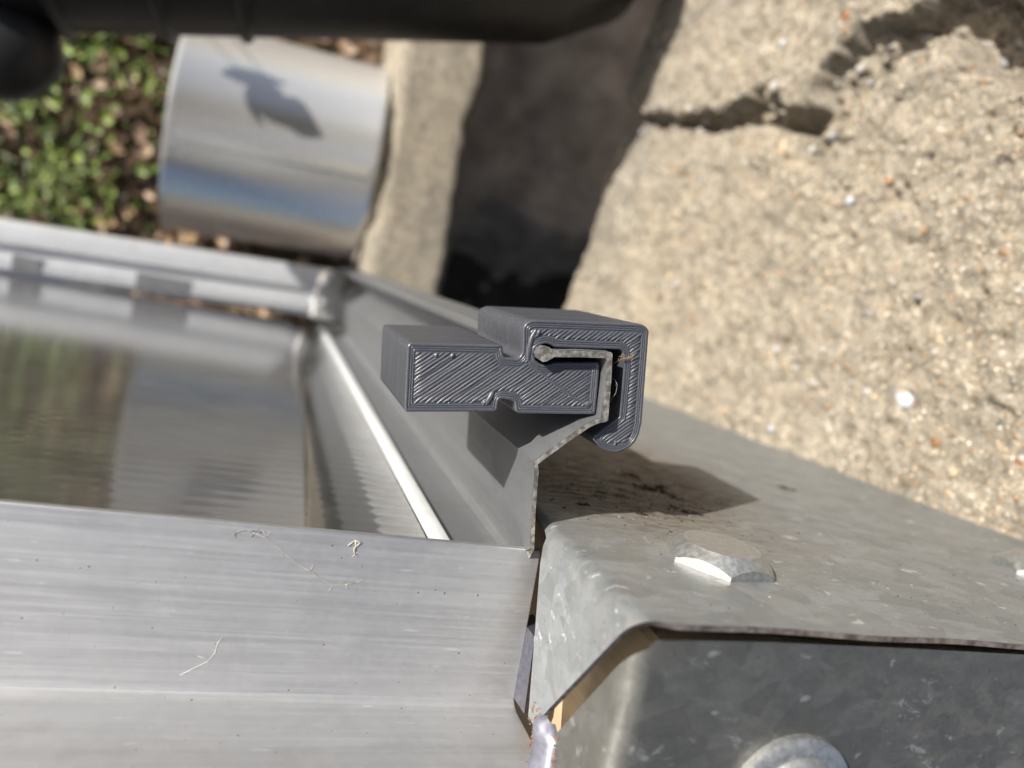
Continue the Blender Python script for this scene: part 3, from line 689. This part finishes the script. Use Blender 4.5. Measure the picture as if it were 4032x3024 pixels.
# timber inside the box section, seen through the mitre gap
timber = thing('timber_post', W(80, 365, -70), 'pale timber post inside the steel box, seen through the mitre gap', 'timber')
m = M('planed_timber'); gcoord = m.coord((420, 420, 30)); gn_ = m.noise(gcoord, .6, 4, .6, .5)
m.set(base=m.ramp(gn_, [(.35, (.38, .29, .18)), (.65, (.50, .39, .26))]), rough=.75, normal=m.bump(gn_, .1, .5))
V, F = extr([(50.0, 76, -36.5), (150, 76, -36.5), (150, 76, -92), (50.0, 76, -92)], (0, 290, 0))
post = build('post', V, F, m.m, timber); bv = post.modifiers.new('edge', 'BEVEL'); bv.width = .0015; bv.segments = 2

# ---------------------------------------------------------------- the printed clip
CLIP = [(18.2, -9.25), (30.99, -7.35), (31.26, -7.52), (31.44, -8.03), (31.7, -8.76), (31.95, -8.92), (32.32, -8.94), (33.78, -8.81), (34.09, -8.4), (34.3, -7.8), (33.71, -4.74), (33.74, -4.29), (34.02, -3.74), (34.53, -3.36), (35.15, -3.12), (50.82, -0.89), (51.46, -0.93), (52.06, -1.17), (52.54, -1.63), (54.66, -15.01), (54.65, -16.8), (54.35, -17.89), (53.78, -18.72), (52.8, -19.49), (51.59, -19.99), (50.6, -20.02), (49.63, -19.83), (48.64, -19.42), (47.9, -18.84), (47.49, -18.43), (47.71, -17.9), (50.93, -14.65), (49.88, -7.38), (49.21, -5.28), (48.71, -5.01), (38.81, -6.35), (38.11, -6.13), (37.31, -6.11), (36.49, -6.48), (36.0, -7.13), (35.98, -7.85), (36.4, -8.6), (37.3, -9.05), (38.39, -8.95), (39.23, -8.46), (45.6, -7.38), (45.95, -7.48), (46.1, -7.8), (46.95, -14.2), (46.92, -14.68), (46.73, -14.86), (35.65, -16.32), (35.23, -16.25), (34.99, -16.03), (34.66, -15.01), (34.42, -14.72), (34.14, -14.66), (32.76, -14.69), (32.42, -14.83), (32.35, -15.14), (32.39, -16.09), (32.31, -16.42), (32.06, -16.58), (19.97, -18.36), (19.60, -18.10)]
CLIP[0:1] = [(18.45, -9.75), (18.55, -9.42), (18.85, -9.17)]
def resample(poly, step):
    out = []; k = len(poly)
    for i in range(k):
        p, q = np.array(poly[i]), np.array(poly[(i+1) % k]); m_ = max(1, int(round(np.linalg.norm(q-p)/step)))
        for j in range(m_): out.append(p+(q-p)*j/m_)
    return np.array(out)
RS = resample(CLIP, .45); K = len(RS)
area = .5*np.sum(RS[:, 0]*np.roll(RS[:, 1], -1)-np.roll(RS[:, 0], -1)*RS[:, 1]); sgn = 1 if area > 0 else -1
tang = np.roll(RS, -1, 0)-np.roll(RS, 1, 0); tang /= np.linalg.norm(tang, axis=1)[:, None]
INW = sgn*np.stack([-tang[:, 1], tang[:, 0]], 1)           # inward normals
SEG_A = np.array(CLIP); SEG_B = np.roll(SEG_A, -1, 0)
def sdf(P):
    P = np.atleast_2d(P); d = SEG_B-SEG_A; l2 = (d**2).sum(1)
    t = np.clip(((P[:, None]-SEG_A[None])*d[None]).sum(2)/l2[None], 0, 1)
    q = np.linalg.norm(P[:, None]-SEG_A[None]-t[..., None]*d[None], axis=2).min(1)
    x, y = P[:, 0:1], P[:, 1:2]; ya, yb = SEG_A[None, :, 1], SEG_B[None, :, 1]
    cross = ((ya > y) != (yb > y)) & (x < (SEG_B-SEG_A)[None, :, 0]*(y-ya)/(yb-ya+1e-12)+SEG_A[None, :, 0])
    return np.where(cross.sum(1) % 2 == 1, q, -q)
clip = thing('printed_clip', W(36, 125, -18), 'dark grey 3D printed plastic clip hooked over the aluminium rail', 'clip')
D_F, D_B, LAY = 100.0, 125.0, .2
V, F = [], []
nl = int(round((D_B-D_F)/LAY)); rings = []
rg = random.Random(5)
for i in range(nl):
    jit = rg.gauss(0, .017); j2 = .010*math.sin(i*.7)+.008*math.sin(i*.23+1)
    for fz, off in ((.0, .024), (.5, 0.0)):
        dq = D_F+.02+(i+fz)*LAY; o_ = off+jit+j2*.5
        if i == 0 and fz == 0: o_ = .16
        rings.append((dq, o_))
rings.append((D_B, .12))
for dq, o_ in rings: V += [(p[0], dq, p[1]) for p in RS+INW*o_]
for i in range(len(rings)-1):
    for j in range(K): F.append((i*K+j, i*K+(j+1) % K, (i+1)*K+(j+1) % K, (i+1)*K+j))
nb = len(rings)-1
F += [tuple(nb*K+j for j in range(K))]
body = build('body', V, F, MAT_PLASTIC, clip, smooth=True)
# the front skin: a flat floor with three perimeter beads and diagonal infill beads on it
b0 = len(RS); bmv = [(p[0], D_F+.09, p[1]) for p in RS+INW*.16]
skin = build('front_skin', bmv, [tuple(range(K))], MAT_PLASTIC, clip)
bm = bmesh.new(); bm.from_mesh(skin.data); bmesh.ops.triangulate(bm, faces=bm.faces); bm.to_mesh(skin.data); bm.free()
def bead_strip(path, wid, hgt, closed=False, floor=D_F+.11, taper=True):
    path = np.array(path); k = len(path); V, F = [], []
    prof = [(-1, 0), (-.8, .62), (-.35, .96), (.35, .96), (.8, .62), (1, 0)]; q = len(prof)
    for i, p in enumerate(path):
        if closed: t = path[(i+1) % k]-path[i-1]
        else: t = path[min(i+1, k-1)]-path[max(i-1, 0)]
        t = t/(np.linalg.norm(t)+1e-9); nr = np.array([-t[1], t[0]])
        for s, h in prof: V.append((p[0]+nr[0]*s*wid[i]/2, floor-h*hgt[i], p[1]+nr[1]*s*wid[i]/2))
    for i in range(k if closed else k-1):
        for j in range(q-1): F.append((i*q+j, i*q+j+1, ((i+1) % k)*q+j+1, ((i+1) % k)*q+j))
    return V, F
for off, bw, bh in ((.25, .46, .13), (.62, .32, .10), (.92, .30, .10)):
    pts = RS+INW*off; keep = sdf(pts) > off-.06; pts = pts[keep]
    # split where the offset line jumps
    k = len(pts); hg = [bh+.012*math.sin(i*.7+off*9)+rg.gauss(0, .005) for i in range(k)]
    v, f = bead_strip(pts, [bw]*k, hg, True); build('perimeter_bead', v, f, MAT_PLASTIC, clip, smooth=True)
TH_I = math.radians(43.0); dirv = np.array([math.cos(TH_I), math.sin(TH_I)]); nrm = np.array([-dirv[1], dirv[0]])
INS = 1.22; pitch = .44
cs = np.array(CLIP); s0, s1 = (cs@nrm).min(), (cs@nrm).max(); l0, l1 = (cs@dirv).min(), (cs@dirv).max()
i = 0; s = s0
while s < s1:
    t = np.arange(l0, l1, .05); P = s*nrm[None]+t[:, None]*dirv[None]; ins = sdf(P) > INS
    runs = []; st = None
    for q in range(len(t)):
        if ins[q] and st is None: st = q
        if (not ins[q] or q == len(t)-1) and st is not None: runs.append((t[st], t[q-1])); st = None
    for (ta, tb) in runs:
        if tb-ta < .12: ta -= .15; tb += .15
        hj = rg.gauss(0, .03); hk = rg.uniform(.7, 1.25)
        ta2, tb2 = ta-.14+(.12 if i % 2 else 0), tb+.14-(0 if i % 2 else .12)
        m_ = max(4, int((tb2-ta2)/.9)+3); ts = np.linspace(0, 1, m_); path, wd, hg = [], [], []
        L = tb2-ta2
        for x in ts:
            xx = ta2+L*x; ed = min(x, 1-x)*L; wob = .022*math.sin(xx*2.1+i*1.7)+hj+.05*math.copysign(max(0, .3-ed)/.3, .5-x)*(1 if i % 2 else -1)
            path.append((s+wob)*nrm+xx*dirv); wd.append(.46*min(1, .45+ed*2.2)); hg.append(hk*(.165+.03*math.sin(xx*1.3+i))*min(1, .35+ed*3))
        v, f = bead_strip(path, wd, hg); build('infill_bead', v, f, MAT_PLASTIC, clip, smooth=True)
    s += pitch; i += 1
# blobs where the nozzle stopped, and the smear it dragged over the middle block
def blob(path, wid, h):
    path = resample_open(path, 10); k = len(path); w_ = [wid*(.35+.65*math.sin(math.pi*(i+.5)/k)**.5) for i in range(k)]; hh_ = [h*(.4+.6*math.sin(math.pi*(i+.5)/k)) for i in range(k)]
    return bead_strip(path, w_, hh_, False)
def resample_open(p, k):
    p = np.array(p, float); s_ = np.concatenate([[0], np.cumsum(np.linalg.norm(np.diff(p, axis=0), axis=1))]); u_ = np.linspace(0, s_[-1], k)
    return np.stack([np.interp(u_, s_, p[:, 0]), np.interp(u_, s_, p[:, 1])], 1)
for pth, wd, h in (([(30.55, -15.9), (30.95, -14.9), (31.3, -13.9)], .85, .34), ([(30.2, -16.0), (30.4, -15.2)], .4, .26), ([(35.35, -8.9), (35.1, -7.2), (35.2, -5.6), (35.6, -4.5)], .75, .32), ([(35.9, -5.2), (36.15, -4.3)], .6, .34),
                   ([(22.2, -10.1), (22.7, -10.35)], .75, .33), ([(24.4, -9.75), (24.9, -10.05)], .85, .36), ([(45.1, -13.8), (46.1, -13.2)], .9, .28), ([(51.0, -18.6), (51.3, -18.5)], .9, .3)):
    v, f = blob(pth, wd, h); build('nozzle_blob', v, f, MAT_PLASTIC, clip, smooth=True)
v, f = blob([(36.4, -9.6), (39.5, -11.2), (42.5, -12.6), (45.2, -13.7)], .55, .24); build('drag_smear', v, f, MAT_PLASTIC, clip, smooth=True)
# fine strings of plastic and lint caught in the hook
MAT_FIBRE = mat_dull('fibre', (.30, .27, .22), (.5, .47, .42), 2, .7, .02)
def thread(name, pts, r, mat, parent=None, seed=0, fuzz=0):
    rr = random.Random(seed); parts = [tube(pts, r, 5)]
    for q in range(fuzz):
        p = np.array(pts[rr.randrange(len(pts))]); w2 = np.array([rr.gauss(0, 1), rr.gauss(0, .4), rr.gauss(0, 1)])*.5
        parts.append(tube([p, p+w2*.6+np.array([rr.gauss(0, .1)]*3), p+w2*1.3], r*.6, 4))
    v, f = join(*parts); return build(name, v, f, mat, parent, smooth=True)
tag(thread('lint_tuft', [(48.6, 99.6, -6.6), (49.1, 99.5, -6.2), (49.8, 99.5, -5.9), (50.6, 99.55, -5.5)], .035, mat_dull('brown_fibre', (.22, .13, .06), (.36, .24, .13), 2, .8, .02), None, 3, 22), 'tuft of brown lint caught in the hook of the clip', 'lint')
tag(thread('hair_thread', [(48.5, 99.2, -9.3), (48.95, 99.0, -10.0), (49.0, 99.0, -11.2), (48.5, 99.1, -12.4), (48.3, 99.2, -12.6)], .022, MAT_FIBRE, None, 4, 2), 'fine pale hair bowed across the dark slot of the clip', 'hair')

# ---------------------------------------------------------------- small dirt and lint on the metal
def ledge(a, n, out=.05): 
    t = (n+36)/(-57.4+36); return (a, 100.4-1.5*t-out, n)
tag(thread('cobweb_strand', [ledge(3.0, -37.0), ledge(4.8, -37.6), ledge(7.2, -39.2), ledge(9.3, -40.7), ledge(11.2, -41.6), ledge(12.6, -42.5), ledge(14.4, -43.3), ledge(16, -43.0), ledge(17.4, -42.7)], .03, MAT_FIBRE, None, 6, 26), 'dusty cobweb strand stuck on the ledge of the front rail', 'cobweb')
tag(thread('husk_shred', [ledge(16.3, -36.9), ledge(16.6, -37.5), ledge(16.4, -38.2), ledge(16.7, -38.9)], .11, MAT_FIBRE, None, 7, 12), 'pale shred of husk just below the front rail edge', 'husk')
tag(thread('curved_scrap', [ledge(.9, -37.4), ledge(1.6, -36.9), ledge(2.6, -36.8), ledge(3.5, -36.7), ledge(4.2, -37.0)], .06, mat_dull('grey_scrap', (.10, .10, .10), (.3, .3, .29), 2, .7, .02), None, 8, 6), 'small grey curl of debris at the front rail edge', 'debris')
tag(thread('white_hair', [ledge(-2.9, -56.4), ledge(-1.4, -55.4), ledge(.2, -54.4), ledge(.9, -53.2), ledge(1.0, -52.0), ledge(1.4, -51.2)], .026, mat_dull('white_fibre', (.55, .54, .52), (.7, .69, .66), 2, .6, .02), None, 9, 3), 'short white hair lying low on the front rail ledge', 'hair')
# dirt clumps on the top plate, mostly in the clip's shadow
MAT_DIRT = mat_dull('black_dirt', (.008, .006, .004), (.035, .024, .014), 1.2, .95, .3)
for k, (a, d, s, st) in enumerate(((75.9, 129, 2.3, 1.9), (75.1, 115.1, 1.6, 2.0), (78.3, 124, 1.0, 2.4), (75.7, 137, 1.3, 2.2), (54, 112.2, .7, 1.2), (119.7, 144.9, 1.4, 1.4), (61.3, 121, .7, 1.8), (64.5, 110.5, .9, 1.8))):
    rr = random.Random(90+k); parts = []
    for q in range(26):
        p = np.array([a+rr.gauss(0, s*.75), d+rr.gauss(0, s*.4*st), NT+.05]); r = abs(rr.gauss(.32, .2))*s*.6+.06
        parts.append(((tet@np.linalg.qr(RNG.normal(size=(3, 3)))[0]*r*np.array([1.4, 1.3, .5])+p).tolist(), [(0, 1, 2), (0, 3, 1), (0, 2, 3), (1, 3, 2)]))
    v, f = join(*parts)
    tag(build('dirt_clump', v, f, MAT_DIRT, None, raw=True), ['largest black dirt clump in the shadow of the clip', 'flat dirt smear at the near edge of the clip shadow', 'dirt crumbs just beside the largest clump', 'streak of dirt at the far side of the clip shadow', 'tiny dirt speck close to the rail web', 'lone brown dirt speck out on the sunlit plate', 'small dirt specks between the rail and the largest clump', 'faint dirt specks on the near rim of the shadow'][k], 'dirt', 'dirt clumps on the steel plate')
V, F = [], []
for i in range(1100):
    a = random.uniform(50, 135); d = random.uniform(74, 175); r = abs(random.gauss(.08, .07))+.03
    if i > 420: a = random.gauss(68, 12); d = random.gauss(124, 11); r *= 1.5
    if a < 44: continue
    r = min(r, .42); p = np.array([a, d, NT+.03])
    q = tet@np.linalg.qr(RNG.normal(size=(3, 3)))[0]*r*np.array([1, 1.4, .5]); b = len(V); V += (q+p).tolist(); F += [(b, b+1, b+2), (b, b+3, b+1), (b, b+2, b+3), (b+1, b+3, b+2)]
mg = M('grit'); gi = mg.n('ShaderNodeNewGeometry'); mg.set(base=mg.ramp(gi.outputs['Random Per Island'], [(0, (.02, .015, .01)), (.45, (.10, .05, .03)), (.6, (.22, .2, .17)), (.8, (.05, .04, .03))], 'CONSTANT'), rough=.9)
tag(build('grit', V, F, mg.m, None, raw=True), 'fine grit scattered on the galvanised plate', 'grit', kind='stuff')
